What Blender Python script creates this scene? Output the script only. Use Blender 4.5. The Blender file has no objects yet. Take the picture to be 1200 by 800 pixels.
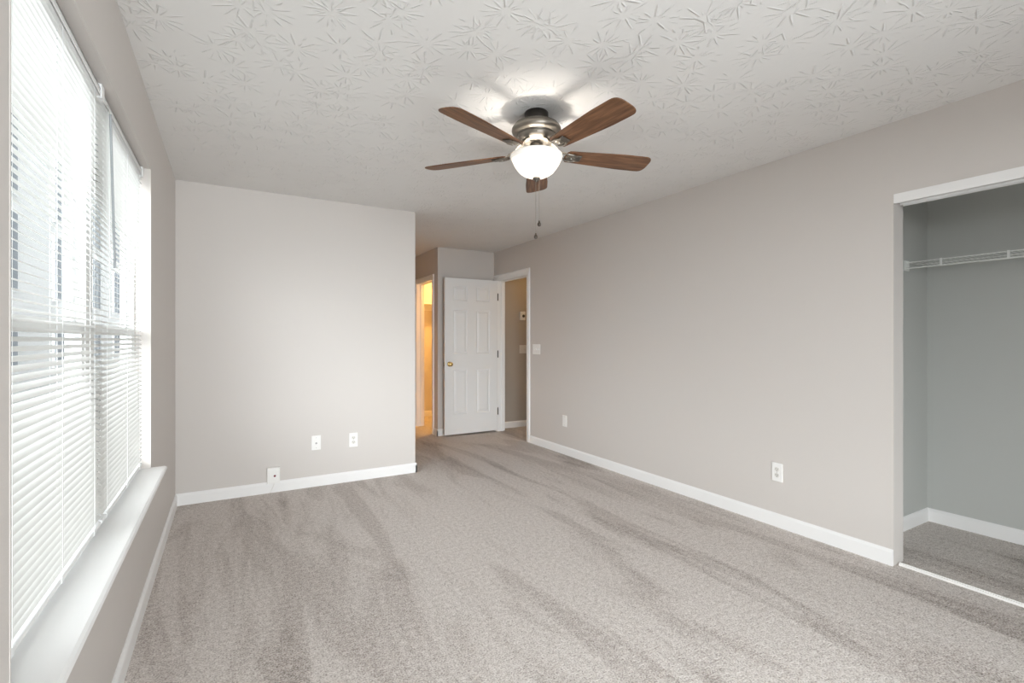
import bpy, bmesh, math, random
from mathutils import Vector, Matrix
random.seed(7)
PI = math.pi
S = bpy.context.scene
C = S.collection

# ------------------------------------------------------------------ camera, world, exposure
YAW = 0.5263
cam = bpy.data.cameras.new('camera')
cam.sensor_width = 36.0
cam.lens = 573.514 / 1200 * 36.0
cam.shift_y = -(400 - 397.945) / 1200
cam.clip_start = 0.02
camo = bpy.data.objects.new('camera', cam)
camo.location = (0, 0, 1.243)
camo.rotation_euler = (PI / 2, 0, -YAW)
C.objects.link(camo)
S.camera = camo

S.view_settings.view_transform = 'Standard'
S.view_settings.look = 'None'
S.view_settings.exposure = 1.08
S.view_settings.gamma = 1.0
S.view_settings.use_curve_mapping = False
S.cycles.use_denoising = True
S.cycles.max_bounces = 14
S.cycles.diffuse_bounces = 8
S.cycles.transparent_max_bounces = 12
S.cycles.sample_clamp_indirect = 6.0
S.cycles.caustics_reflective = False
S.cycles.caustics_refractive = False

SKY = 13.5                # overcast sky: brightest on the sun's side, behind the camera
SKY_LOW = 0.27            # the same sky on the far side
LAMP = 120.0               # ceiling fan bulb
BOWL = 0.28               # glow of its frosted bowl
CLOSET_LAMP = 70.0
HALL_LAMP = 9.0

w = bpy.data.worlds.new('overcast_sky')
S.world = w
w.use_nodes = True
bg = w.node_tree.nodes['Background']
bg.inputs[0].default_value = (0.965, 0.975, 1.0, 1)
_t = w.node_tree
_tc = _t.nodes.new('ShaderNodeTexCoord')
_sx = _t.nodes.new('ShaderNodeSeparateXYZ')
_vr = _t.nodes.new('ShaderNodeVectorRotate')
_vr.rotation_type = 'Z_AXIS'
_vr.inputs['Angle'].default_value = math.radians(22)     # the sun's side lies behind and to the left
_t.links.new(_tc.outputs['Generated'], _vr.inputs['Vector'])
_t.links.new(_vr.outputs[0], _sx.inputs[0])
_mr = _t.nodes.new('ShaderNodeMapRange')
_mr.inputs['From Min'].default_value = 1.0
_mr.inputs['From Max'].default_value = -1.0
_t.links.new(_sx.outputs['Y'], _mr.inputs['Value'])
_pw = _t.nodes.new('ShaderNodeMath')
_pw.operation = 'POWER'
_pw.inputs[1].default_value = 5.0
_t.links.new(_mr.outputs[0], _pw.inputs[0])
_ma = _t.nodes.new('ShaderNodeMath')
_ma.operation = 'MULTIPLY_ADD'
_ma.inputs[1].default_value = SKY - SKY_LOW
_ma.inputs[2].default_value = SKY_LOW
_t.links.new(_pw.outputs[0], _ma.inputs[0])
_t.links.new(_ma.outputs[0], bg.inputs[1])

def portal(name, loc, rot, sx, sy):
    l = bpy.data.lights.new(name, 'AREA')
    l.shape = 'RECTANGLE'
    l.size = sx
    l.size_y = sy
    l.cycles.is_portal = True
    o = bpy.data.objects.new(name, l)
    o.location = loc
    o.rotation_euler = rot
    C.objects.link(o)
    return o
# portals only guide the sampling of the sky through the two windows
portal('window_portal', (-0.52, 2.146, 1.35), (0, -PI / 2, 0), 1.5, 1.86)
portal('window_portal', (.80, -1.18, 1.12), (PI / 2, 0, 0), 2.15, 2.0)

# ------------------------------------------------------------------ material helpers
def mat(name, col=(.8, .8, .8), rough=.5, metal=0.0, spec=.5):
    m = bpy.data.materials.new(name)
    m.use_nodes = True
    b = m.node_tree.nodes['Principled BSDF']
    b.inputs['Base Color'].default_value = (*col, 1)
    b.inputs['Roughness'].default_value = rough
    b.inputs['Metallic'].default_value = metal
    b.inputs['Specular IOR Level'].default_value = spec
    return m

class NT:
    """small node-tree helper"""
    def __init__(s, m):
        s.t = m.node_tree
        s.b = s.t.nodes.get('Principled BSDF')
        s.out = s.t.nodes.get('Material Output')
    def n(s, kind, **kw):
        x = s.t.nodes.new(kind)
        for k, v in kw.items():
            setattr(x, k, v)
        return x
    def l(s, a, b):
        s.t.links.new(a, b)
    def math(s, op, a, b=None, c=None, clamp=False):
        x = s.n('ShaderNodeMath', operation=op, use_clamp=clamp)
        for i, v in enumerate((a, b, c)):
            if v is None:
                continue
            if isinstance(v, (int, float)):
                x.inputs[i].default_value = v
            else:
                s.l(v, x.inputs[i])
        return x.outputs[0]
    def noise(s, vec, scale, detail=3, rough=.5, dist=0.0):
        x = s.n('ShaderNodeTexNoise')
        x.inputs['Scale'].default_value = scale
        x.inputs['Detail'].default_value = detail
        x.inputs['Roughness'].default_value = rough
        x.inputs['Distortion'].default_value = dist
        s.l(vec, x.inputs['Vector'])
        return x
    def ramp(s, fac, stops):
        x = s.n('ShaderNodeValToRGB')
        e = x.color_ramp.elements
        while len(e) < len(stops):
            e.new(.5)
        for i, (p, c) in enumerate(stops):
            e[i].position = p
            e[i].color = (*c, 1) if len(c) == 3 else c
        s.l(fac, x.inputs[0])
        return x.outputs[0]
    def bump(s, height, dist, strength=1.0):
        x = s.n('ShaderNodeBump')
        x.inputs['Distance'].default_value = dist
        x.inputs['Strength'].default_value = strength
        s.l(height, x.inputs['Height'])
        s.l(x.outputs[0], s.b.inputs['Normal'])
        return x

def paint(name, col, rough, bump=.0006, scale=260):
    m = mat(name, col, rough, 0, .35)
    k = NT(m)
    tc = k.n('ShaderNodeTexCoord')
    a = k.noise(tc.outputs['Object'], scale, 2)
    k.bump(a.outputs['Fac'], bump, .5)
    return m

M_WALL = paint('greige_wall_paint', (.625, .59, .562), .6)
M_HALL = paint('shaded_hall_paint', (.44, .395, .345), .6)  # shade of the dim hall put into its wall colour
M_CLOSETWALL = paint('cool_grey_closet_paint', (.50, .51, .49), .6)
M_TRIM = paint('white_trim_paint', (.85, .845, .84), .38, .0003, 90)
M_DOOR = paint('white_door_paint', (.80, .80, .80), .42, .0004, 120)
M_WHITE = mat('white_plastic', (.86, .85, .83), .35)
M_IVORY = mat('dull_white_plastic', (.74, .72, .68), .4)
M_SLOT = mat('dark_slot', (.05, .045, .04), .6)
M_GREYSLOT = mat('grey_socket_face', (.42, .41, .40), .5)
M_RED = mat('dark_red_plastic', (.20, .02, .03), .35)
M_BRASS = mat('polished_brass', (.80, .58, .24), .22, 1.0)
M_HINGE = mat('aged_hinge_metal', (.035, .03, .025), .6, .2)
M_BRONZE = mat('dark_bronze_metal', (.035, .03, .026), .42, .6)
M_NICKEL = mat('brushed_pewter_metal', (.29, .265, .23), .42, 1.0)
M_NICKELD = mat('dark_pewter_metal', (.16, .145, .125), .4, .9)
M_NECK = mat('darkened_neck_pewter', (.085, .075, .062), .55, .7)  # pewter with shade put into its colour, offsets the bulb's glare
M_SCREW = mat('screw_steel', (.6, .6, .58), .3, 1.0)
M_VINYL = mat('white_vinyl', (.85, .86, .86), .4)
M_WIRE = mat('white_coated_wire', (.78, .79, .77), .4)
M_CHAIN = mat('bead_chain_metal', (.42, .38, .33), .35, .8)
M_FOB = mat('dark_walnut_fob', (.045, .03, .02), .4)

def carpet():
    m = mat('taupe_cut_pile_carpet', (.4, .36, .33), .95, 0, .1)
    k = NT(m)
    tc = k.n('ShaderNodeTexCoord')
    P = tc.outputs['Object']
    fine = k.noise(P, 150, 2, .65)
    clump = k.noise(P, 42, 3, .6)
    # vacuum strokes: long soft-edged lanes of nap, warped and broken
    mp = k.n('ShaderNodeMapping')
    mp.inputs['Rotation'].default_value = (0, 0, math.radians(-12))
    mp.inputs['Scale'].default_value = (2.6, .42, 1)
    k.l(P, mp.inputs['Vector'])
    lanes = k.noise(mp.outputs[0], 1.25, 4, .55, .9)
    mp2 = k.n('ShaderNodeMapping')
    mp2.inputs['Rotation'].default_value = (0, 0, math.radians(24))
    mp2.inputs['Scale'].default_value = (3.4, .7, 1)
    mp2.inputs['Location'].default_value = (3.1, 7.7, 0)
    k.l(P, mp2.inputs['Vector'])
    lanes2 = k.noise(mp2.outputs[0], 1.1, 4, .6, .6)
    l1 = k.ramp(lanes.outputs['Fac'], [(.40, (0, 0, 0)), (.50, (1, 1, 1))])
    l2 = k.ramp(lanes2.outputs['Fac'], [(.36, (0, 0, 0)), (.46, (1, 1, 1))])
    nap = k.math('MULTIPLY_ADD', l1, .5, k.math('MULTIPLY', l2, .5))
    a = k.math('MULTIPLY_ADD', fine.outputs['Fac'], 1.1, k.math('MULTIPLY', clump.outputs['Fac'], .45))
    a = k.math('ADD', a, k.math('MULTIPLY_ADD', nap, .19, -.325))
    col = k.ramp(a, [(.20, (.15, .125, .11)), (.42, (.37, .325, .297)), (.60, (.60, .548, .513)), (.82, (.80, .755, .72))])
    k.l(col, k.b.inputs['Base Color'])
    k.bump(k.math('ADD', fine.outputs['Fac'], clump.outputs['Fac']), .012, .55)
    return m
M_CARPET = carpet()

def stomped_ceiling():
    """crow's-foot stomp texture: bursts of short brush ridges around scattered centres"""
    m = mat('stomped_ceiling_texture', (.75, .74, .725), .8, 0, .2)
    k = NT(m)
    tc = k.n('ShaderNodeTexCoord')
    P = tc.outputs['Object']
    total = None
    for i, (sc, off, rays, seed) in enumerate(((4.3, (0, 0, 0), 14.0, 1.7), (4.9, (3.37, 1.91, 0), 12.0, 5.1))):
        mp = k.n('ShaderNodeMapping')
        mp.inputs['Location'].default_value = off
        k.l(P, mp.inputs['Vector'])
        nz = k.noise(mp.outputs[0], 9, 2)
        wv = k.n('ShaderNodeVectorMath', operation='MULTIPLY_ADD')
        k.l(nz.outputs['Color'], wv.inputs[0])
        wv.inputs[1].default_value = (.010, .010, 0)
        k.l(mp.outputs[0], wv.inputs[2])
        vo = k.n('ShaderNodeTexVoronoi', voronoi_dimensions='2D', feature='F1')
        vo.inputs['Scale'].default_value = sc
        vo.inputs['Randomness'].default_value = .85
        k.l(wv.outputs[0], vo.inputs['Vector'])
        d = k.n('ShaderNodeVectorMath', operation='SUBTRACT')
        sc_v = k.n('ShaderNodeVectorMath', operation='SCALE')
        sc_v.inputs['Scale'].default_value = 1.0
        k.l(wv.outputs[0], d.inputs[0])
        k.l(vo.outputs['Position'], sc_v.inputs[0])
        k.l(sc_v.outputs[0], d.inputs[1])
        sp = k.n('ShaderNodeSeparateXYZ')
        k.l(d.outputs[0], sp.inputs[0])
        ang = k.math('ARCTAN2', sp.outputs[1], sp.outputs[0])
        rr = k.math('SQRT', k.math('ADD', k.math('MULTIPLY', sp.outputs[0], sp.outputs[0]), k.math('MULTIPLY', sp.outputs[1], sp.outputs[1])))
        cs = k.n('ShaderNodeSeparateColor')
        k.l(vo.outputs['Color'], cs.inputs[0])
        # two irregular sets of rays, broken up along the radius
        ph = k.math('MULTIPLY', cs.outputs[0], 6.28)
        ph2 = k.math('MULTIPLY', cs.outputs[1], 40)
        irregular = k.math('ADD', k.math('MULTIPLY', ang, rays), k.math('ADD', ph, k.math('MULTIPLY', k.math('SINE', k.math('ADD', k.math('MULTIPLY', ang, 2), ph2)), 1.6)))
        ray = k.math('COSINE', irregular)
        arc = k.math('MULTIPLY', rr, k.math('SQRT', k.math('MULTIPLY', k.math('SUBTRACT', 1.0, ray), 2.0)))
        width = k.math('SUBTRACT', 1.0, k.math('MULTIPLY', arc, 1 / (rays * .0046)), clamp=True)
        cb = k.n('ShaderNodeCombineXYZ')
        k.l(k.math('MULTIPLY', irregular, .16), cb.inputs[0])
        k.l(k.math('MULTIPLY', rr, 9), cb.inputs[1])
        k.l(ph2, cb.inputs[2])
        br = k.noise(cb.outputs[0], 1.6, 1)
        gate = k.math('MULTIPLY', k.math('SUBTRACT', br.outputs['Fac'], .44), 9, clamp=True)
        inner = k.math('MULTIPLY', k.math('SUBTRACT', rr, .018), 80, clamp=True)
        outer = k.math('MULTIPLY', k.math('SUBTRACT', .105, rr), 40, clamp=True)
        h = k.math('MULTIPLY', k.math('MULTIPLY', width, gate), k.math('MULTIPLY', inner, outer))
        total = h if total is None else k.math('MAXIMUM', total, h)
    grain = k.noise(P, 60, 3)
    total = k.math('ADD', total, k.math('MULTIPLY', grain.outputs['Fac'], .22))
    k.bump(total, .005, .7)
    return m
M_CEIL = stomped_ceiling()

def walnut():
    m = mat('walnut_blade_wood', (.2, .1, .06), .38, 0, .4)
    k = NT(m)
    tc = k.n('ShaderNodeTexCoord')
    mp = k.n('ShaderNodeMapping')
    mp.inputs['Scale'].default_value = (2.2, 26, 10)
    k.l(tc.outputs['Object'], mp.inputs['Vector'])
    a = k.noise(mp.outputs[0], 2.2, 5, .6, .5)
    col = k.ramp(a.outputs['Fac'], [(.28, (.060, .024, .011)), (.5, (.155, .070, .032)), (.72, (.27, .135, .065))])
    k.l(col, k.b.inputs['Base Color'])
    return m
M_WALNUT = walnut()

def emissive(name, col, strength):
    m = bpy.data.materials.new(name)
    m.use_nodes = True
    t = m.node_tree
    t.nodes.remove(t.nodes['Principled BSDF'])
    e = t.nodes.new('ShaderNodeEmission')
    e.inputs[0].default_value = (*col, 1)
    e.inputs[1].default_value = strength
    t.links.new(e.outputs[0], t.nodes['Material Output'].inputs[0])
    return m
M_BULB = emissive('lit_bulb', (1.0, .94, .86), LAMP)

def frosted_bowl():
    m = bpy.data.materials.new('frosted_alabaster_glass')
    m.use_nodes = True
    t = m.node_tree
    p = t.nodes['Principled BSDF']
    p.inputs['Base Color'].default_value = (.85, .84, .82, 1)
    p.inputs['Roughness'].default_value = .3
    p.inputs['Emission Color'].default_value = (1, .93, .84, 1)
    p.inputs['Emission Strength'].default_value = BOWL
    tr = t.nodes.new('ShaderNodeBsdfTransparent')
    tr.inputs[0].default_value = (1, .97, .93, 1)
    mx = t.nodes.new('ShaderNodeMixShader')
    mx.inputs[0].default_value = .42
    t.links.new(p.outputs[0], mx.inputs[1])
    t.links.new(tr.outputs[0], mx.inputs[2])
    t.links.new(mx.outputs[0], t.nodes['Material Output'].inputs[0])
    return m
M_BOWL = frosted_bowl()
M_LIP = mat('thick_opal_glass', (.80, .78, .74), .25)
M_LIP.node_tree.nodes['Principled BSDF'].inputs['Emission Color'].default_value = (1, .92, .82, 1)
M_LIP.node_tree.nodes['Principled BSDF'].inputs['Emission Strength'].default_value = .16

def slat_vinyl():
    m = bpy.data.materials.new('white_slat_vinyl')
    m.use_nodes = True
    t = m.node_tree
    p = t.nodes['Principled BSDF']
    p.inputs['Base Color'].default_value = (.80, .80, .78, 1)
    p.inputs['Roughness'].default_value = .45
    tl = t.nodes.new('ShaderNodeBsdfTranslucent')
    tl.inputs[0].default_value = (.85, .85, .83, 1)
    mx = t.nodes.new('ShaderNodeMixShader')
    mx.inputs[0].default_value = .12
    t.links.new(p.outputs[0], mx.inputs[1])
    t.links.new(tl.outputs[0], mx.inputs[2])
    t.links.new(mx.outputs[0], t.nodes['Material Output'].inputs[0])
    return m
M_SLAT = slat_vinyl()

def glass():
    m = bpy.data.materials.new('window_glass')
    m.use_nodes = True
    t = m.node_tree
    t.nodes.remove(t.nodes['Principled BSDF'])
    tr = t.nodes.new('ShaderNodeBsdfTransparent')
    tr.inputs[0].default_value = (.85, .87, .87, 1)
    gl = t.nodes.new('ShaderNodeBsdfGlossy')
    gl.inputs['Roughness'].default_value = .02
    mx = t.nodes.new('ShaderNodeMixShader')
    mx.inputs[0].default_value = .05
    t.links.new(tr.outputs[0], mx.inputs[1])
    t.links.new(gl.outputs[0], mx.inputs[2])
    t.links.new(mx.outputs[0], t.nodes['Material Output'].inputs[0])
    return m
M_GLASS = glass()

def clear_plastic():
    m = mat('smoky_clear_acrylic', (.33, .35, .36), .2)
    return m
M_WAND = clear_plastic()

def siding():
    m = mat('pale_lap_siding', (.80, .80, .79), .7)
    k = NT(m)
    tc = k.n('ShaderNodeTexCoord')
    sp = k.n('ShaderNodeSeparateXYZ')
    k.l(tc.outputs['Object'], sp.inputs[0])
    f = k.math('FRACT', k.math('MULTIPLY', sp.outputs[2], 6.5))
    k.bump(f, .02, .8)
    return m
M_SIDING = siding()
M_ROOF = paint('grey_shingle', (.13, .125, .12), .9, .01, 40)
M_PANE = mat('dark_window_pane', (.26, .29, .32), .3)
M_LAWN = paint('pale_concrete_paving', (.22, .215, .205), .95, .02, 30)

# ------------------------------------------------------------------ mesh helpers
class MB:
    def __init__(s):
        s.v, s.f = [], []
    def add(s, verts, faces):
        o = len(s.v)
        s.v += [tuple(p) for p in verts]
        s.f += [tuple(i + o for i in q) for q in faces]
        return s
    def box(s, x0, x1, y0, y1, z0, z1):
        x0, x1 = min(x0, x1), max(x0, x1)
        y0, y1 = min(y0, y1), max(y0, y1)
        z0, z1 = min(z0, z1), max(z0, z1)
        return s.add([(x0, y0, z0), (x1, y0, z0), (x1, y1, z0), (x0, y1, z0), (x0, y0, z1), (x1, y0, z1), (x1, y1, z1), (x0, y1, z1)],
                     [(0, 3, 2, 1), (4, 5, 6, 7), (0, 1, 5, 4), (1, 2, 6, 5), (2, 3, 7, 6), (3, 0, 4, 7)])
    def lathe(s, prof, seg=48, loc=(0, 0, 0), axis='z', caps=True):
        vs, fs = [], []
        n = len(prof)
        for i in range(seg):
            a = 2 * PI * i / seg
            for r, z in prof:
                p = (r * math.cos(a), r * math.sin(a), z)
                if axis == 'x':
                    p = (p[2], p[0], p[1])
                elif axis == 'y':
                    p = (p[1], p[2], p[0])
                vs.append((p[0] + loc[0], p[1] + loc[1], p[2] + loc[2]))
        for i in range(seg):
            j = (i + 1) % seg
            for q in range(n - 1):
                fs.append((i * n + q, j * n + q, j * n + q + 1, i * n + q + 1))
        if caps:
            if prof[0][0] > 1e-5:
                fs.append(tuple(i * n for i in range(seg))[::-1])
            if prof[-1][0] > 1e-5:
                fs.append(tuple(i * n + n - 1 for i in range(seg)))
        return s.add(vs, fs)
    def tube(s, pts, r, seg=10):
        pts = [Vector(p) for p in pts]
        rings = []
        up0 = None
        for i, p in enumerate(pts):
            a = pts[max(i - 1, 0)]
            b = pts[min(i + 1, len(pts) - 1)]
            t = (b - a).normalized()
            if up0 is None:
                up0 = Vector((0, 0, 1)) if abs(t.z) < .9 else Vector((1, 0, 0))
            x = t.cross(up0).normalized()
            y = x.cross(t).normalized()
            up0 = y
            rings.append([p + (x * math.cos(2 * PI * k / seg) + y * math.sin(2 * PI * k / seg)) * r for k in range(seg)])
        vs = [q for ring in rings for q in ring]
        fs = []
        for i in range(len(pts) - 1):
            for k in range(seg):
                k2 = (k + 1) % seg
                fs.append((i * seg + k, i * seg + k2, (i + 1) * seg + k2, (i + 1) * seg + k))
        fs.append(tuple(range(seg))[::-1])
        fs.append(tuple(range((len(pts) - 1) * seg, len(pts) * seg)))
        return s.add(vs, fs)
    def prism(s, poly, axis, a0, a1):
        """poly: 2-D outline swept along an axis; x: (y,z), y: (x,z), z: (x,y)"""
        n = len(poly)
        def P(p, a):
            return {'x': (a, p[0], p[1]), 'y': (p[0], a, p[1]), 'z': (p[0], p[1], a)}[axis]
        vs = [P(p, a0) for p in poly] + [P(p, a1) for p in poly]
        fs = [tuple(range(n))[::-1], tuple(range(n, 2 * n))]
        for i in range(n):
            j = (i + 1) % n
            fs.append((i, j, n + j, n + i))
        return s.add(vs, fs)
    def move(s, M):
        s.v = [tuple(M @ Vector(p)) for p in s.v]
        return s
    def build(s, name, material, parent=None, bevel=0.0, smooth=False, segs=2, loc=None):
        me = bpy.data.meshes.new(name)
        vs = s.v
        if loc is not None:
            vs = [(p[0] - loc[0], p[1] - loc[1], p[2] - loc[2]) for p in vs]
        me.from_pydata(vs, [], s.f)
        me.update()
        bm = bmesh.new()
        bm.from_mesh(me)
        bmesh.ops.recalc_face_normals(bm, faces=bm.faces)
        bm.to_mesh(me)
        bm.free()
        me.materials.append(material)
        o = bpy.data.objects.new(name, me)
        if loc is not None:
            o.location = loc
        C.objects.link(o)
        if parent is not None:
            o.parent = parent
        if bevel > 0:
            b = o.modifiers.new('bevel', 'BEVEL')
            b.width = bevel
            b.segments = segs
            b.limit_method = 'ANGLE'
            b.angle_limit = math.radians(40)
        if smooth:
            for p in me.polygons:
                p.use_smooth = True
            e = o.modifiers.new('edges', 'EDGE_SPLIT')
            e.split_angle = math.radians(38)
        return o

def tag(o, label, cat, group=None, kind=None):
    o['label'] = label
    o['category'] = cat
    if group:
        o['group'] = group
    if kind:
        o['kind'] = kind
    return o

def struct(o, label, cat):
    return tag(o, label, cat, None, 'structure')

def empty(name, loc=(0, 0, 0), rot=(0, 0, 0)):
    o = bpy.data.objects.new(name, None)
    o.empty_display_size = .1
    o.location = loc
    o.rotation_euler = rot
    C.objects.link(o)
    return o

def copy_tree(o, parent=None):
    c = o.copy()
    C.objects.link(c)
    if parent is not None:
        c.parent = parent
    for ch in list(o.children):
        copy_tree(ch, c)
    return c

# ------------------------------------------------------------------ room shell
H = 2.44
XL, XR = -.339, 3.166        # window wall, closet wall
YB, XB = 4.432, 1.523        # back wall and its outside corner
YA, XC = 5.945, 2.345        # alcove wall and its outside corner
YR = -1.05                   # wall behind the camera
YH = 6.0                     # hall wall beyond the bedroom door
XK = 4.17                    # closet back
YK = 1.48                    # closet end wall
XW = 3.28                    # far face of closet wall
WY0, WY1, WZ0, WZ1 = 1.214, 3.082, .565, 2.110   # left window opening

struct(MB().box(-.46, 5.2, -1.17, 8.2, -.12, 0).build('floor', M_CARPET),
       'taupe cut-pile carpet with vacuum tracks over the whole floor', 'carpet')
struct(MB().box(-.46, 5.2, -1.17, 8.2, H, H + .12).build('ceiling', M_CEIL),
       'off-white ceiling with stomped starburst texture', 'ceiling')

b = MB()
b.box(-.46, XL, -1.17, WY0, 0, H).box(-.46, XL, WY1, YB + .12, 0, H)
b.box(-.46, XL, WY0, WY1, 0, WZ0).box(-.46, XL, WY0, WY1, WZ1, H)
struct(b.build('wall_left', M_WALL), 'greige wall around the large window at the left', 'wall')

b = MB().box(XL, XB, YB, YB + .12, 0, H).box(XB - .12, XB, YB + .12, 8.2, 0, H)
struct(b.build('wall_back', M_WALL), 'greige back wall holding the three low wall plates', 'wall')

DY0, DY1, DZ = 5.075, 5.86, 2.055   # bedroom doorway rough opening
KY0, KY1, KZ = -.56, 1.273, 2.04    # closet opening
b = MB()
b.box(XR, XW, -1.17, KY0, 0, H).box(XR, XW, KY0, KY1, KZ, H).box(XR, XW, KY1, DY0, 0, H)
b.box(XR, XW, DY0, DY1, DZ, H).box(XR, XW, DY1, YA, 0, H)
struct(b.build('wall_right', M_WALL), 'long greige wall between the doorway and the closet opening', 'wall')

struct(MB().box(XC, XW, YA, YA + .115, 0, H).build('wall_alcove', M_WALL),
       'short greige wall behind the opened white door', 'wall')

PY0, PY1, PZ = 6.125, 6.78, 2.055
b = MB()
b.box(XC, XC + .115, YA + .115, PY0, 0, H).box(XC, XC + .115, PY0, PY1, PZ, H).box(XC, XC + .115, PY1, 8.2, 0, H)
struct(b.build('wall_passage', M_WALL), 'warm-lit narrow wall holding the lit walk-in closet doorway', 'wall')
struct(MB().box(XB, XC, 8.08, 8.2, 0, H).build('wall_passage_end', M_WALL), 'end wall of the narrow passage', 'wall')
b = MB().box(XC + .115, 4.2, 7.6, 7.72, 0, H).box(4.08, 4.2, YH + .12, 7.6, 0, H)
struct(b.build('wall_walk_in_closet', M_WALL), 'warm yellow-lit wall inside the walk-in closet', 'wall')
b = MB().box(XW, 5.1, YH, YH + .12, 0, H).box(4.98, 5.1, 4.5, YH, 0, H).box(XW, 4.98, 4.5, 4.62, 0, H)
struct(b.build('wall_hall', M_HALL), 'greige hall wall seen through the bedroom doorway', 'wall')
b = MB().box(XW, XK, YK, YK + .1, 0, H).box(XK, XK + .1, -1.17, YK + .1, 0, H).box(XW, XK, -1.05, -.85, 0, H)
struct(b.build('wall_closet', M_CLOSETWALL), 'cool grey walls inside the open closet', 'wall')
RW = (-.25, 1.85, .12, 2.12)   # unseen window added behind the camera for fill daylight
b = MB()
b.box(XL, RW[0], -1.17, YR, 0, H).box(RW[1], XR, -1.17, YR, 0, H)
b.box(RW[0], RW[1], -1.17, YR, 0, RW[2]).box(RW[0], RW[1], -1.17, YR, RW[3], H)
struct(b.build('wall_rear', M_WALL), 'greige wall behind the camera with an added fill window', 'wall')

# baseboards: moulded profile swept along each wall
def base_profile(d, h):
    return [(0, 0), (d, 0), (d, h * .80), (d * .8, h * .88), (d * .45, h * .95), (d * .3, h), (0, h)]
BH, BT = .088, .013
def baseboard(name, runs, label):
    b = MB()
    for ax, w_, sgn, a0, a1 in runs:
        pr = [(w_ + sgn * p[0], p[1]) for p in base_profile(BT, BH)]
        b.prism(pr, ax, a0, a1)
    return struct(b.build(name, M_TRIM), label, 'baseboard')
baseboard('baseboard_left', [('y', XL, 1, YR, YB)], 'white baseboard under the window wall')
baseboard('baseboard_back', [('x', YB, -1, XL, XB + BT), ('y', XB, 1, YB - BT, 8.08)], 'white baseboard along the back wall')
baseboard('baseboard_right', [('y', XR, -1, KY1, 5.0)], 'white baseboard along the long right wall')
baseboard('baseboard_alcove', [('x', YA, -1, XC - BT, XR), ('y', XC, -1, YA - BT, 6.065)], 'short white baseboard behind the opened door')
baseboard('baseboard_hall', [('x', YH, -1, XW, 4.98)], 'white baseboard on the hall wall beyond the doorway')
baseboard('baseboard_closet', [('x', YK, -1, XW, XK), ('y', XK, -1, -.85, YK)], 'white baseboard inside the open closet')
baseboard('baseboard_walk_in_closet', [('x', 7.6, -1, XC + .115, 4.08)], 'warm-lit baseboard inside the walk-in closet')

# ------------------------------------------------------------------ door trim
def casing_profile(wd, th):
    return [(0, 0), (wd, 0), (wd, th * .55), (wd * .82, th), (wd * .5, th * .9), (wd * .25, th * .62), (0, th * .5)]
def casing(name, wx, sgn, y0, y1, z1, wd, label):
    """casing on plane x=wx, standing out by sgn, around opening y0..y1 up to z1"""
    b = MB()
    for s_, yb in ((-1, y0), (1, y1)):
        poly = [(wx + sgn * t, yb + s_ * u) for u, t in casing_profile(wd, .017)]
        b.prism(poly, 'z', 0, z1)
    poly = [(wx + sgn * t, z1 + u) for u, t in casing_profile(wd, .017)]
    b.prism(poly, 'y', y0 - wd, y1 + wd)
    return b
def jamb(b, x0, x1, y0, y1, z1, t=.018):
    b.box(x0, x1, y0, y0 + t, 0, z1).box(x0, x1, y1 - t, y1, 0, z1).box(x0, x1, y0 + t, y1 - t, z1 - t, z1)
    # door stops
    xm = (x0 + x1) / 2
    b.box(xm, xm + .03, y0 + t, y0 + t + .01, 0, z1 - t).box(xm, xm + .03, y1 - t - .01, y1 - t, 0, z1 - t)
    b.box(xm, xm + .03, y0 + t + .01, y1 - t - .01, z1 - t - .01, z1 - t)
    return b
b = casing('c', XR, -1, DY0 + .006, DY1 - .006, DZ - .006, .068, '')
jamb(b, XR - .001, XW + .001, DY0, DY1, DZ)
struct(b.build('trim_1', M_TRIM), 'white moulded casing around the bedroom doorway', 'door casing')
b = casing('c', XC, -1, PY0 + .006, PY1 - .006, PZ - .006, .058, '')
jamb(b, XC - .001, XC + .116, PY0, PY1, PZ)
pt = struct(b.build('trim_2', M_TRIM), 'white casing around the yellow-lit walk-in closet doorway', 'door casing')
MB().box(XC + .062, XC + .09, PY1 - .0205, PY1 - .0175, .90, .965).build('strike_plate', M_HINGE, pt)

# ------------------------------------------------------------------ bedroom door: six-panel leaf, opened against the alcove wall
def panel_face(b, W, Hh, y, sgn, panels):
    """front of a moulded leaf: flat stiles and rails, each panel sunk by a sloped moulding with a raised field"""
    xs = sorted({0, W} | {p for q in panels for p in q[:2]})
    zs = sorted({0, Hh} | {p for q in panels for p in q[2:]})
    for i in range(len(xs) - 1):
        for j in range(len(zs) - 1):
            cx, cz = (xs[i] + xs[i + 1]) / 2, (zs[j] + zs[j + 1]) / 2
            if any(p[0] < cx < p[1] and p[2] < cz < p[3] for p in panels):
                continue
            b.add([(xs[i], y, zs[j]), (xs[i + 1], y, zs[j]), (xs[i + 1], y, zs[j + 1]), (xs[i], y, zs[j + 1])], [(0, 1, 2, 3)])
    for x0, x1, z0, z1 in panels:
        prev = None
        for ins, dp in ((0, 0), (.010, .009), (.020, .009), (.042, .002)):
            ring = [(x0 + ins, y - sgn * dp, z0 + ins), (x1 - ins, y - sgn * dp, z0 + ins), (x1 - ins, y - sgn * dp, z1 - ins), (x0 + ins, y - sgn * dp, z1 - ins)]
            if prev:
                for a in range(4):
                    c = (a + 1) % 4
                    b.add([prev[a], prev[c], ring[c], ring[a]], [(0, 1, 2, 3)])
            prev = ring
        b.add(prev, [(0, 1, 2, 3)])
LW, LH, LT = .762, 2.012, .035
pan = []
for x0, x1 in ((.115, .318), (.444, .647)):
    for z0, z1 in ((.255, .832), (1.032, 1.602), (1.720, 1.912)):
        pan.append((x0, x1, z0, z1))
LEAF_X, LEAF_Y = 2.388, 5.815
door = empty('door_1', (LEAF_X, LEAF_Y, .026))
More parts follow.
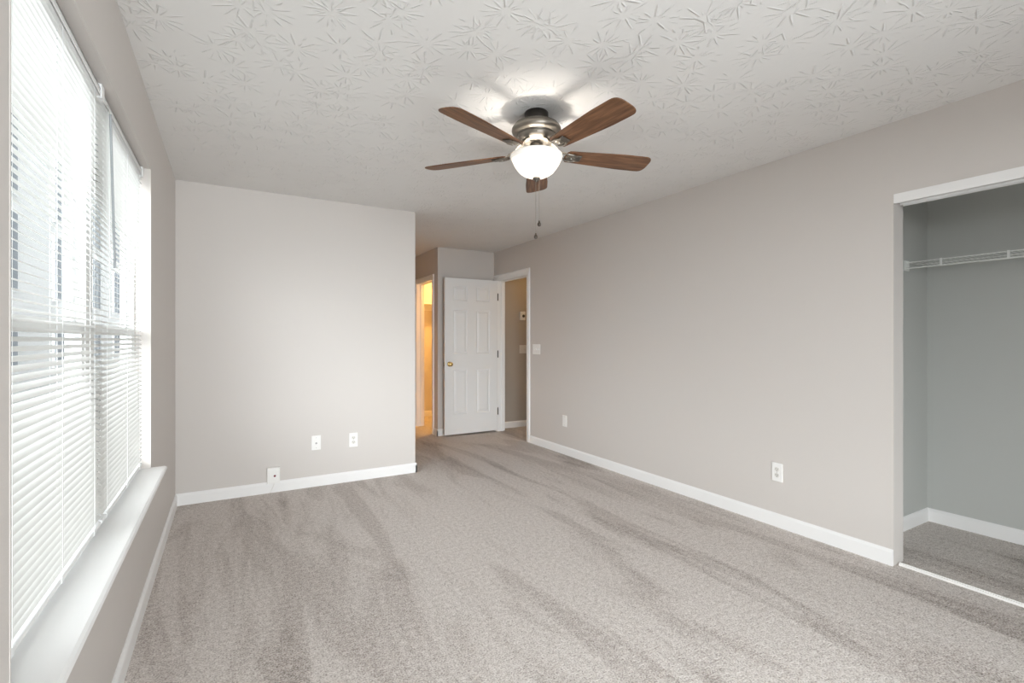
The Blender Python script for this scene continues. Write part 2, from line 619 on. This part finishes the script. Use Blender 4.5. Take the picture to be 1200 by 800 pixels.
struct(door, 'white six-panel bedroom door swung open against the alcove wall', 'door')
b = MB()
panel_face(b, LW, LH, 0, -1, pan)
panel_face(b, LW, LH, LT, 1, pan)
for q in ([(0, 0, 0), (0, LT, 0), (0, LT, LH), (0, 0, LH)], [(LW, 0, 0), (LW, LT, 0), (LW, LT, LH), (LW, 0, LH)],
          [(0, 0, 0), (LW, 0, 0), (LW, LT, 0), (0, LT, 0)], [(0, 0, LH), (LW, 0, LH), (LW, LT, LH), (0, LT, LH)]):
    b.add(q, [(0, 1, 2, 3)])
leaf = b.build('door_leaf', M_DOOR, door)
bm = bmesh.new(); bm.from_mesh(leaf.data)
bmesh.ops.remove_doubles(bm, verts=bm.verts, dist=1e-5)
bmesh.ops.recalc_face_normals(bm, faces=bm.faces)
bm.to_mesh(leaf.data); bm.free()
KX, KZ_ = .066, .905
for sgn, y0 in ((-1, 0), (1, LT)):
    k = MB()
    pr = [(0, 0), (.031, 0), (.032, .003), (.028, .007), (.014, .010), (.011, .022), (.014, .030), (.024, .036), (.0275, .045), (.0265, .053), (.019, .060), (.006, .0625), (0, .0625)]
    k.lathe([(r, sgn * z) for r, z in pr], 32, (KX, y0, KZ_), 'y', caps=False)
    k.build('door_knob', M_BRASS, door, smooth=True)
MB().box(-.0015, .001, .008, .027, KZ_ - .028, KZ_ + .028).build('latch_plate', M_BRASS, door)
for hz in (.25, 1.02, 1.79):
    k = MB().lathe([(.0065, -.045), (.0065, .045)], 12, (LW + .010, .004, hz))
    k.lathe([(.0045, .045), (.006, .050), (.003, .054)], 12, (LW + .010, .004, hz))
    k.box(LW - .004, LW + .010, .0045, .007, hz - .045, hz + .045)
    k.build('hinge', M_HINGE, door)

# ------------------------------------------------------------------ walk-in closet: shelf and its cleats
sh = MB().box(XC + .12, 4.07, 7.26, 7.6, 1.80, 1.82).build('closet_shelf', M_TRIM)
tag(sh, 'warm-lit white shelf across the walk-in closet', 'shelf')
MB().box(XC + .12, 4.07, 7.582, 7.6, 1.715, 1.80).build('shelf_cleat', M_TRIM, sh)

# ------------------------------------------------------------------ open closet at the right: header track, floor guide, wire shelf
b = MB()
b.box(XR - .004, XR + .016, KY0 + .004, KY1 - .002, 1.990, KZ + .001)       # fascia
b.box(XR + .016, XR + .085, KY0 + .004, KY1 - .002, KZ - .012, KZ)
for xx in (.046, .083):
    b.box(XR + xx, XR + xx + .003, KY0 + .004, KY1 - .012, 1.985, KZ - .012)
struct(b.build('trim_3', M_TRIM), 'white sliding-door track fascia across the top of the closet opening', 'closet track')
b = MB().box(XR + .030, XR + .050, KY0, KY1 - .012, 0, .012)
b.box(XR + .0385, XR + .0415, KY0, KY1 - .012, .012, .016)
struct(b.build('trim_4', M_WHITE), 'narrow white sliding-door guide strip on the closet threshold carpet', 'floor track')

SX0, SX1, SY0, SY1, SZ = 3.838, XK - .004, -.845, YK - .004, 1.748
ws = empty('wire_shelf', (XK, YK, SZ))
tag(ws, 'white coated wire shelf with hanging rail inside the open closet', 'shelf')
ws_m = Matrix.Translation((-XK, -YK, -SZ))
b = MB()
n = int((SY1 - SY0) / .0254)
for i in range(n + 1):
    y = SY1 - .006 - i * .0254
    b.tube([(SX1, y, SZ), (SX0, y, SZ)], .0014, 6)
b.move(ws_m).build('deck_wires', M_WIRE, ws)
def rail(nm, x, z, r=.003):
    MB().tube([(x, SY0, z), (x, SY1, z)], r, 8).move(ws_m).build(nm, M_WIRE, ws)
rail('back_rail', SX1 - .004, SZ - .004)
rail('middle_rail', (SX0 + SX1) / 2, SZ - .004)
rail('front_rail', SX0, SZ - .002, .0036)
rail('hanging_rail', SX0 - .006, SZ - .040, .0042)
for y in (1.29, .985, .68, .375, .07, -.235, -.54):
    b = MB().box(SX0 - .011, SX0 - .004, y - .006, y + .006, SZ - .045, SZ + .003)
    b.move(ws_m).build('rail_hanger', M_WIRE, ws)
b = MB().box(SX0 - .02, SX0 + .045, SY1 - .004, SY1 + .003, SZ - .055, SZ + .012)
b.tube([(SX0 + .012, SY1 - .010, SZ), (SX0 + .012, SY1, SZ)], .011, 14)
b.move(ws_m).build('end_bracket', M_WIRE, ws, bevel=.002)

# ------------------------------------------------------------------ left window: two double-hung units in one opening
win = empty('window_1', (-.41, (WY0 + WY1) / 2, WZ0))
struct(win, 'large white double window in the left wall behind the blinds', 'window')
wm = Matrix.Translation((.41, -(WY0 + WY1) / 2, -WZ0))
YM = (WY0 + WY1) / 2
b = MB()
for y0, y1 in ((WY0, WY0 + .028), (WY1 - .028, WY1), (YM - .045, YM + .045)):
    b.box(-.458, -.405, y0, y1, WZ0, WZ1)
b.box(-.458, -.405, WY0, WY1, WZ0, WZ0 + .03).box(-.458, -.405, WY0, WY1, WZ1 - .03, WZ1)
b.move(wm).build('window_frame', M_VINYL, win)
for y0, y1 in ((WY0 + .028, YM - .045), (YM + .045, WY1 - .028)):
    for z0, z1, x0, x1 in ((WZ0 + .03, 1.300, -.428, -.408), (1.262, WZ1 - .03, -.452, -.431)):
        t = .038
        b = MB().box(x0, x1, y0, y0 + t, z0, z1).box(x0, x1, y1 - t, y1, z0, z1)
        b.box(x0, x1, y0 + t, y1 - t, z0, z0 + t).box(x0, x1, y0 + t, y1 - t, z1 - t, z1)
        sa = b.move(wm).build('sash', M_VINYL, win)
        xm = (x0 + x1) / 2
        MB().box(xm - .003, xm + .003, y0 + t, y1 - t, z0 + t, z1 - t).move(wm).build('pane', M_GLASS, sa)
# inner return of the opening, painted white
b = MB().box(-.408, XL + .001, WY1 - .004, WY1 + .001, WZ0, WZ1)
b.box(-.408, XL + .001, WY0 - .001, WY0 + .004, WZ0, WZ1)
b.move(wm).build('side_return', M_WALL, win)
# stool
b = MB()
pr = [(-.408, .567), (-.282, .567), (-.274, .571), (-.271, .579), (-.274, .587), (-.282, .590), (-.408, .590)]
b.prism(pr, 'y', WY0 + .004, WY1 - .004)
pr2 = [(XL, .567), (-.282, .567), (-.274, .571), (-.271, .579), (-.274, .587), (-.282, .590), (XL, .590)]
b.prism(pr2, 'y', WY1 - .004, WY1 + .012).prism(pr2, 'y', WY0 - .012, WY0 + .004)
struct(b.build('trim_5', M_TRIM), 'deep white window stool under the left window', 'window sill')

# ------------------------------------------------------------------ mini blinds
BX = -.384
TILT = math.radians(24)
def mini_blind(y0, y1, label, ladders, wand):
    r = empty('mini_blind', (BX, (y0 + y1) / 2, WZ1))
    tag(r, label, 'window blind', 'white mini blinds in the left window')
    T = Matrix.Translation((-BX, -(y0 + y1) / 2, -WZ1))
    b = MB()   # U-shaped head rail with rolled lips
    hz0, hz1 = WZ1 - .047, WZ1 - .020
    b.box(BX - .013, BX - .0118, y0, y1, hz0, hz1).box(BX + .0118, BX + .013, y0, y1, hz0, hz1)
    b.box(BX - .013, BX + .013, y0, y1, hz0, hz0 + .0012)
    b.box(BX + .010, BX + .013, y0, y1, hz1 - .003, hz1).box(BX + .013, BX + .0142, y0, y1, hz0 + .008, hz0 + .011)
    b.move(T).build('head_rail', M_VINYL, r)
    for yy in (y0 + .008, y1 - .008):
        k = MB().box(BX - .015, BX + .0165, yy - .010, yy + .010, hz0 - .003, WZ1 - .001)
        k.move(T).build('mounting_bracket', M_VINYL, r, bevel=.002)
    zt, zb = hz0 - .016, .648
    pitch = .0205
    n = int(round((zt - zb) / pitch))
    b = MB()
    N = 6
    for i in range(n + 1):
        z = zt - i * (zt - zb) / n
        pts = []
        for q in range(N + 1):
            u = -.5 + q / N
            xx = u * .025
            zz = .0022 * (1 - 4 * u * u)
            xr = xx * math.cos(TILT) + zz * math.sin(TILT)
            zr = -xx * math.sin(TILT) + zz * math.cos(TILT)
            pts.append((BX + xr, z + zr))
        vs = [(p[0], y0 + .004, p[1]) for p in pts] + [(p[0], y1 - .004, p[1]) for p in pts]
        b.add(vs, [(q, q + 1, N + 2 + q, N + 1 + q) for q in range(N)])
    b.move(T).build('slats', M_SLAT, r, smooth=True)
    k = MB().box(BX - .012, BX + .012, y0 + .003, y1 - .003, .612, .627)
    k.move(T).build('bottom_rail', M_VINYL, r, bevel=.004)
    for yl in ladders:
        k = MB()
        for dx in (-.0125, .0125):
            k.tube([(BX + dx, yl, hz0), (BX + dx, yl, .627)], .00045, 5)
        k.tube([(BX, yl + .006, hz0), (BX, yl + .006, .627)], .0007, 5)
        k.move(T).build('ladder_cord', M_VINYL, r)
        k = MB().box(BX - .013, BX + .0135, yl - .008, yl + .008, .610, .630)
        k.move(T).build('rail_clip', M_VINYL, r, bevel=.002)
    if wand:
        k = MB().tube([(BX + .016, wand - .004, hz0 + .004), (BX + .024, wand, hz0 - .018), (BX + .026, wand, hz0 - .03)], .0018, 8)
        hk = k.move(T).build('wand_hook', M_SCREW, r)
        k = MB().tube([(BX + .026, wand, hz0 - .025), (BX + .030, wand + .055, hz0 - .56)], .0042, 6)
        k.move(T).build('tilt_wand', M_WAND, r)
        k = MB()
        for dy in (.030, .042):
            k.tube([(BX + .016, wand + dy, hz0), (BX + .018, wand + dy + .004, 1.32)], .0008, 5)
        k.move(T).build('lift_cord', M_VINYL, r)
    return r
mini_blind(WY0 + .008, YM - .003, 'white mini blind nearer the camera, left of the grey wand', (1.345, 1.69, 2.045), None)
mini_blind(YM + .003, WY1 - .018, 'white mini blind farther away, with the grey tilt wand', (2.235, 2.64, 2.985), 2.205)

# ------------------------------------------------------------------ frame of the added fill window (behind the camera)
b = MB()
for x0, x1 in ((RW[0], RW[0] + .05), (RW[1] - .05, RW[1]), (.77, .83)):
    b.box(x0, x1, -1.14, -1.09, RW[2], RW[3])
b.box(RW[0], RW[1], -1.14, -1.09, RW[2], RW[2] + .05).box(RW[0], RW[1], -1.14, -1.09, RW[3] - .05, RW[3])
w2 = struct(b.build('fill_window', M_VINYL), 'unseen white window added behind the camera for fill daylight', 'window')
MB().box(RW[0] + .05, RW[1] - .05, -1.118, -1.112, RW[2] + .05, RW[3] - .05).build('pane', M_GLASS, w2)

# ------------------------------------------------------------------ ceiling fan
FX, FY = 1.41, 2.17
fan = empty('ceiling_fan', (FX, FY, H))
tag(fan, 'pewter ceiling fan with five walnut blades and a lit glass bowl', 'ceiling fan')
def z(v):
    return v - H
MB().lathe([(.060, 0), (.063, -.004), (.063, -.030), (.060, -.052), (.058, -.060)], 48).build('ceiling_mount', M_BRONZE, fan, smooth=True)
hs = MB().lathe([(.060, z(2.384)), (.085, z(2.383)), (.100, z(2.379)), (.112, z(2.373)), (.114, z(2.370)), (.124, z(2.362)), (.130, z(2.352)),
                 (.131, z(2.343)), (.127, z(2.334)), (.118, z(2.327)), (.108, z(2.323)), (.104, z(2.320))], 64).build('motor_housing', M_NICKEL, fan, smooth=True)
MB().lathe([(.1125, z(2.3745)), (.1155, z(2.3725)), (.1155, z(2.3695)), (.1125, z(2.3685))], 64).build('dark_band', M_NICKELD, hs, smooth=True)
MB().lathe([(.104, z(2.3225)), (.106, z(2.320)), (.104, z(2.316)), (.098, z(2.315))], 64).build('dark_band', M_NICKELD, hs, smooth=True)
fw = MB().lathe([(.100, z(2.318)), (.101, z(2.310)), (.096, z(2.298)), (.086, z(2.288)), (.074, z(2.280)), (.050, z(2.275)), (.030, z(2.274))], 64).build('flywheel_ring', M_NICKEL, fan, smooth=True)
for q in range(5):
    a = -1.521 + (q + .5) * 2 * PI / 5
    k = MB().lathe([(.0, .004), (.004, .003), (.0045, 0)], 12, axis='x')
    k.move(Matrix.Rotation(a, 4, 'Z') @ Matrix.Translation((.098, 0, z(2.303))))
    k.build('screw', M_NICKELD, fw)
MB().lathe([(.033, z(2.276)), (.033, z(2.258)), (.040, z(2.252)), (.044, z(2.244)), (.044, z(2.222)), (.040, z(2.214)), (.02, z(2.212))], 48).build('light_kit_neck', M_NECK, fan, smooth=True)
# glass bowl: double-walled, open at the top
po = [(.131, 2.216), (.137, 2.213), (.139, 2.206), (.136, 2.198), (.129, 2.190), (.124, 2.178), (.117, 2.163), (.106, 2.146), (.092, 2.129), (.074, 2.115), (.052, 2.105), (.028, 2.099), (.012, 2.098)]
pi_ = [(r - .0045 if r > .02 else r, zz + .0045) for r, zz in po]
q0 = 5   # the thick rolled lip is opaque; the bowl below it glows
gb = MB().lathe([(r, z(v)) for r, v in (po[q0 - 1:] + pi_[q0 - 1:][::-1])] + [(po[q0 - 1][0], z(po[q0 - 1][1]))], 64, caps=False).build('glass_bowl', M_BOWL, fan, smooth=True)
MB().lathe([(r, z(v)) for r, v in (po[:q0] + pi_[:q0][::-1])] + [(po[0][0], z(po[0][1]))], 64, caps=False).build('bowl_lip', M_LIP, gb, smooth=True)
MB().lathe([(0, z(2.150)), (.012, z(2.148)), (.021, z(2.140)), (.025, z(2.130)), (.021, z(2.120)), (.012, z(2.112)), (0, z(2.110))], 24, caps=False).build('bulb', M_BULB, fan, smooth=True)
fin = MB().lathe([(.004, z(2.13)), (.004, z(2.099)), (.019, z(2.098)), (.021, z(2.093)), (.018, z(2.087)), (.009, z(2.083)), (.006, z(2.076)), (0, z(2.074))], 32, caps=False).build('finial', M_NICKELD, fan, smooth=True)

# blades
R0, R1 = .175, .655
def blade_outline():
    pts = []
    def hw(t):   # half width from root to tip
        return .049 + .021 * min(1, t / .75)
    n = 14
    for i in range(n + 1):
        t = i / n
        pts.append((R0 + (R1 - .055 - R0) * t, -hw(t)))
    # rounded tip: large-radius end with soft corners
    for i in range(1, 14):
        a = -PI / 2 + PI * i / 14
        ca, sa = math.cos(a), math.sin(a)
        pts.append((R1 - .055 + .055 * (abs(ca) ** .62), .070 * (abs(sa) ** .62) * (1 if sa > 0 else -1)))
    for i in range(n, -1, -1):
        t = i / n
        pts.append((R0 + (R1 - .055 - R0) * t, hw(t)))
    # soft root
    pts.append((R0 - .012, .034))
    pts.append((R0 - .016, 0))
    pts.append((R0 - .012, -.034))
    return pts
PITCH = math.radians(-12)
BZ = z(2.226)
blade_mesh = iron_mesh = pad_mesh = screw_mesh = None
for q in range(5):
    a = -1.521 + q * 2 * PI / 5
    Rz = Matrix.Rotation(a, 4, 'Z')
    if blade_mesh is None:
        bl = MB().prism(blade_outline(), 'z', -.003, .003).build('blade', M_WALNUT, fan, bevel=.0015)
        # blade iron: flat S-curved arm that forks into two prongs and ends in a round medallion under the blade
        k = MB()
        segs = [(.060, z(2.286), .016), (.085, z(2.283), .015), (.105, z(2.270), .013), (.125, z(2.248), .014), (.150, z(2.236), .020)]
        for (r0, z0, w0), (r1, z1, w1) in zip(segs, segs[1:]):
            vs = []
            for r, zz, ww in ((r0, z0, w0), (r1, z1, w1)):
                vs += [(r, -ww, zz - .004), (r, ww, zz - .004), (r, ww, zz + .002), (r, -ww, zz + .002)]
            k.add(vs, [(0, 1, 2, 3), (4, 7, 6, 5), (0, 4, 5, 1), (1, 5, 6, 2), (2, 6, 7, 3), (3, 7, 4, 0)])
        for sg in (-1, 1):
            prong = [(.140, z(2.240), sg * .010), (.165, z(2.2235), sg * .026), (.200, z(2.2195), sg * .030), (.225, z(2.2195), sg * .020)]
            for (r0, z0, y0), (r1, z1, y1) in zip(prong, prong[1:]):
                vs = []
                for r, zz, yy in ((r0, z0, y0), (r1, z1, y1)):
                    sl = math.tan(PITCH) * yy
                    vs += [(r, yy - .0065, zz - .005 + sl), (r, yy + .0065, zz - .005 + sl), (r, yy + .0065, zz + .002 + sl), (r, yy - .0065, zz + .002 + sl)]
                k.add(vs, [(0, 1, 2, 3), (4, 7, 6, 5), (0, 4, 5, 1), (1, 5, 6, 2), (2, 6, 7, 3), (3, 7, 4, 0)])
        ir = k.build('blade_iron', M_NICKEL, fan, bevel=.0015)
        blade_mesh, iron_mesh = bl.data, ir.data
        k = MB()
        prof = [(0, -.011), (.016, -.010), (.022, -.007), (.024, 0)]
        k.lathe(prof, 28, (0, 0, 0), caps=False)
        k.v = [(x * 1.4 + .196, y, zz) for x, y, zz in k.v]
        md = k.build('medallion', M_NICKEL, bl, smooth=True)
        k = MB().box(.215, .250, -.026, .026, -.010, -.0025)
        pdp = k.build('clamp_pad', M_NICKELD, bl, bevel=.003)
        k = MB()
        sc = k.lathe([(0, -.0135), (.004, -.013), (.005, -.0105)], 12, (.196, 0, 0), caps=False).build('screw', M_SCREW, bl)
    else:
        bl = copy_tree(first_blade)
        ir = first_iron.copy()
        C.objects.link(ir)
    if q == 0:
        first_blade, first_iron = bl, ir
    bl.parent = fan
    ir.parent = fan
    bl.matrix_local = Matrix.Translation((0, 0, BZ)) @ Rz @ Matrix.Rotation(PITCH, 4, 'X')
    ir.matrix_local = Rz
# pull chains with wooden fobs
cr = Vector((math.cos(YAW), -math.sin(YAW), 0))
for off, zend, dd in ((-.003, 1.79, .010), (.014, 1.852, -.006)):
    x, y = cr.x * off + dd * math.sin(YAW), cr.y * off + dd * math.cos(YAW)
    k = MB()
    zz = 2.080
    k.tube([(x, y, z(2.092)), (x, y, z(zend + .014))], .0009, 6)
    while zz > zend + .014:
        k.lathe([(0, .0017), (.0016, .0006), (.0016, -.0006), (0, -.0017)], 6, (x, y, z(zz)), caps=False)
        zz -= .0055
    ch = k.build('pull_chain', M_CHAIN, fan)
    MB().lathe([(.0015, .019), (.004, .017), (.0045, .010), (.008, .005), (.0098, -.002), (.008, -.009), (.003, -.012), (0, -.0125)], 20, (x, y, z(zend)), caps=False).build('chain_fob', M_FOB, ch, smooth=True)

# ------------------------------------------------------------------ wall plates (built facing -y at the origin, then turned)
def plate_body(w_, h_, t=.006):
    return MB().box(-w_ / 2, w_ / 2, -t, 0, -h_ / 2, h_ / 2)
def duplex_outlet(loc, rz, label):
    r = empty('wall_outlet', loc, (0, 0, rz))
    tag(r, label, 'outlet', 'duplex outlets')
    plate_body(.074, .122).build('cover_plate', M_WHITE, r, bevel=.0035)
    for zc in (.0195, -.0195):
        k = MB()
        pr = []
        for i in range(24):
            a = 2 * PI * i / 24
            pr.append((max(-.0165, min(.0165, .0185 * math.cos(a))), zc + .0145 * math.sin(a)))
        k.prism(pr, 'y', -.0078, -.005)
        rc = k.build('receptacle', M_IVORY, r)
        k = MB().box(-.0075, -.0052, -.0084, -.0075, zc - .001, zc + .008).box(.0052, .0075, -.0084, -.0075, zc - .001, zc + .007)
        k.lathe([(0, -.0084), (.0026, -.0084), (.0026, -.0075)], 12, (0, 0, zc - .0075), 'y', caps=False)
        k.build('slots', M_SLOT, rc)
    MB().lathe([(0, -.0075), (.003, -.007), (.0035, -.006)], 12, (0, 0, 0), 'y', caps=False).build('screw', M_SCREW, r)
    return r
duplex_outlet((.958, YB, .362), 0, 'white duplex outlet on the back wall, rightmost of its three plates')
duplex_outlet((XR, 1.93, .362), -PI / 2, 'white duplex outlet on the long right wall, nearest the closet')

r = empty('cable_plate', (.650, YB, .369))
tag(r, 'white cable wall plate with one grey round jack on the back wall', 'wall plate')
plate_body(.074, .122).build('cover_plate', M_WHITE, r, bevel=.0035)
k = MB().lathe([(.0085, -.005), (.0085, -.010), (.005, -.011), (.005, -.018), (.002, -.018)], 6, (0, 0, -.004), 'y')
k.build('coax_jack', M_GREYSLOT, r)
for dz in (.042, -.042):
    MB().lathe([(0, -.0075), (.003, -.007), (.0035, -.006)], 12, (0, 0, dz), 'y', caps=False).build('screw', M_SCREW, r)

r = empty('blank_plate', (XR, 4.306, .362), (0, 0, -PI / 2))
tag(r, 'narrow white wall plate low on the right wall near the doorway', 'wall plate')
plate_body(.074, .122).build('cover_plate', M_WHITE, r, bevel=.0035)
for dz in (.042, -.042):
    MB().lathe([(0, -.0075), (.003, -.007), (.0035, -.006)], 12, (0, 0, dz), 'y', caps=False).build('screw', M_SCREW, r)

def switch_plate(loc, rz, gangs, label, m):
    r = empty('light_switch', loc, (0, 0, rz))
    tag(r, label, 'light switch')
    wd = .071 + .046 * (gangs - 1)
    plate_body(wd, .118).build('cover_plate', m, r, bevel=.0035)
    for g in range(gangs):
        xc = (g - (gangs - 1) / 2) * .046
        k = MB().add([(xc - .005, -.006, -.012), (xc + .005, -.006, -.012), (xc + .005, -.006, .012), (xc - .005, -.006, .012),
                      (xc - .004, -.009, -.009), (xc + .004, -.009, -.009), (xc + .0035, -.017, .008), (xc - .0035, -.017, .008)],
                     [(0, 3, 2, 1), (4, 5, 6, 7), (0, 1, 5, 4), (1, 2, 6, 5), (2, 3, 7, 6), (3, 0, 4, 7)])
        k.build('toggle', m, r)
        for dz in (.030, -.030):
            MB().lathe([(0, -.0072), (.0028, -.0068), (.003, -.006)], 10, (xc, 0, dz), 'y', caps=False).build('screw', M_SCREW, r)
    return r
switch_plate((XR, 4.868, 1.130), -PI / 2, 3, 'wide white switch plate on the bedroom wall right of the doorway', M_WHITE)
switch_plate((3.665, YH, 1.107), 0, 2, 'white switch plate on the hall wall seen through the doorway', M_IVORY)

r = empty('thermostat', (3.655, YH, 1.585))
tag(r, 'small white thermostat with a dark dial high on the hall wall', 'thermostat')
MB().box(-.041, .041, -.024, 0, -.061, .061).build('housing', M_WHITE, r, bevel=.006)
MB().lathe([(.021, -.022), (.021, -.030), (.018, -.032), (0, -.032)], 28, (.008, 0, -.003), 'y', caps=False).build('dial', M_SLOT, r, smooth=True)

# surface box standing above the baseboard, its thin cable running down to the carpet
r = empty('jack_box', (.322, YB, .142))
tag(r, 'white boxy wall jack with a dark red dot just above the baseboard', 'wall jack')
bx = MB().box(-.047, .047, -.034, 0, -.064, .064).build('housing', M_WHITE, r, bevel=.004)
MB().box(-.034, .044, -.037, -.033, -.056, .058).build('front_cover', M_WHITE, r, bevel=.002)
MB().lathe([(0, -.0415), (.006, -.041), (.0085, -.039), (.0085, -.036)], 20, (.008, 0, -.002), 'y', caps=False).build('red_button', M_RED, r, smooth=True)
MB().tube([(.005, -.022, -.060), (.002, -.024, -.080), (-.008, -.020, -.105), (-.020, -.018, -.128), (-.026, -.022, -.139)], .0022, 8).build('cable', M_IVORY, r, smooth=True)

# ------------------------------------------------------------------ lamps out of view: walk-in closet and hall
def ceiling_lamp(loc, col, power, label):
    r = empty('ceiling_lamp', loc)
    tag(r, label, 'ceiling lamp')
    MB().lathe([(.07, 0), (.07, -.015), (.03, -.022), (.022, -.05)], 32).build('lamp_base', M_WHITE, r, smooth=True)
    MB().lathe([(.02, -.05), (.035, -.075), (.042, -.10), (.034, -.125), (.015, -.138), (0, -.14)], 24, caps=False).build('bulb', emissive('warm_lamp_glow', col, power), r, smooth=True)
    return r
ceiling_lamp((3.15, 6.75, H), (1.0, .52, .13), CLOSET_LAMP * 8, 'warm bulb on the walk-in closet ceiling')
ceiling_lamp((4.35, 5.35, H), (1.0, .62, .24), HALL_LAMP * 8, 'warm bulb on the hall ceiling')

# ------------------------------------------------------------------ outside the window
struct(MB().box(-60, -.47, -20, 60, -.65, -.6).build('ground', M_LAWN), 'pale paving outside the window', 'ground')
r = empty('neighbour_house', (-4.2, 9.0, -.6))
tag(r, 'pale neighbouring house with rows of narrow grey windows beyond the blinds', 'house')
MB().box(-8, 0, 0, 30, 0, 7.6).build('wall', M_SIDING, r)
MB().prism([(-8.4, 7.6), (-4, 10.2), (.4, 7.6), (-4, 9.9)], 'y', -.4, 30.4).build('roof', M_ROOF, r)
for y0 in (5.2, 9.2, 11.0, 13.6, 17.4, 20.6):
    for z0, z1 in ((1.15, 2.25), (3.0, 4.7), (5.2, 6.9)):
        f = MB().box(-.02, .05, y0 - .08, y0 + 1.20, z0 - .08, z1 + .08).build('window', M_VINYL, r)
        MB().box(.04, .06, y0, y0 + .5, z0, z1).box(.04, .06, y0 + .62, y0 + 1.12, z0, z1).build('pane', M_PANE, f)
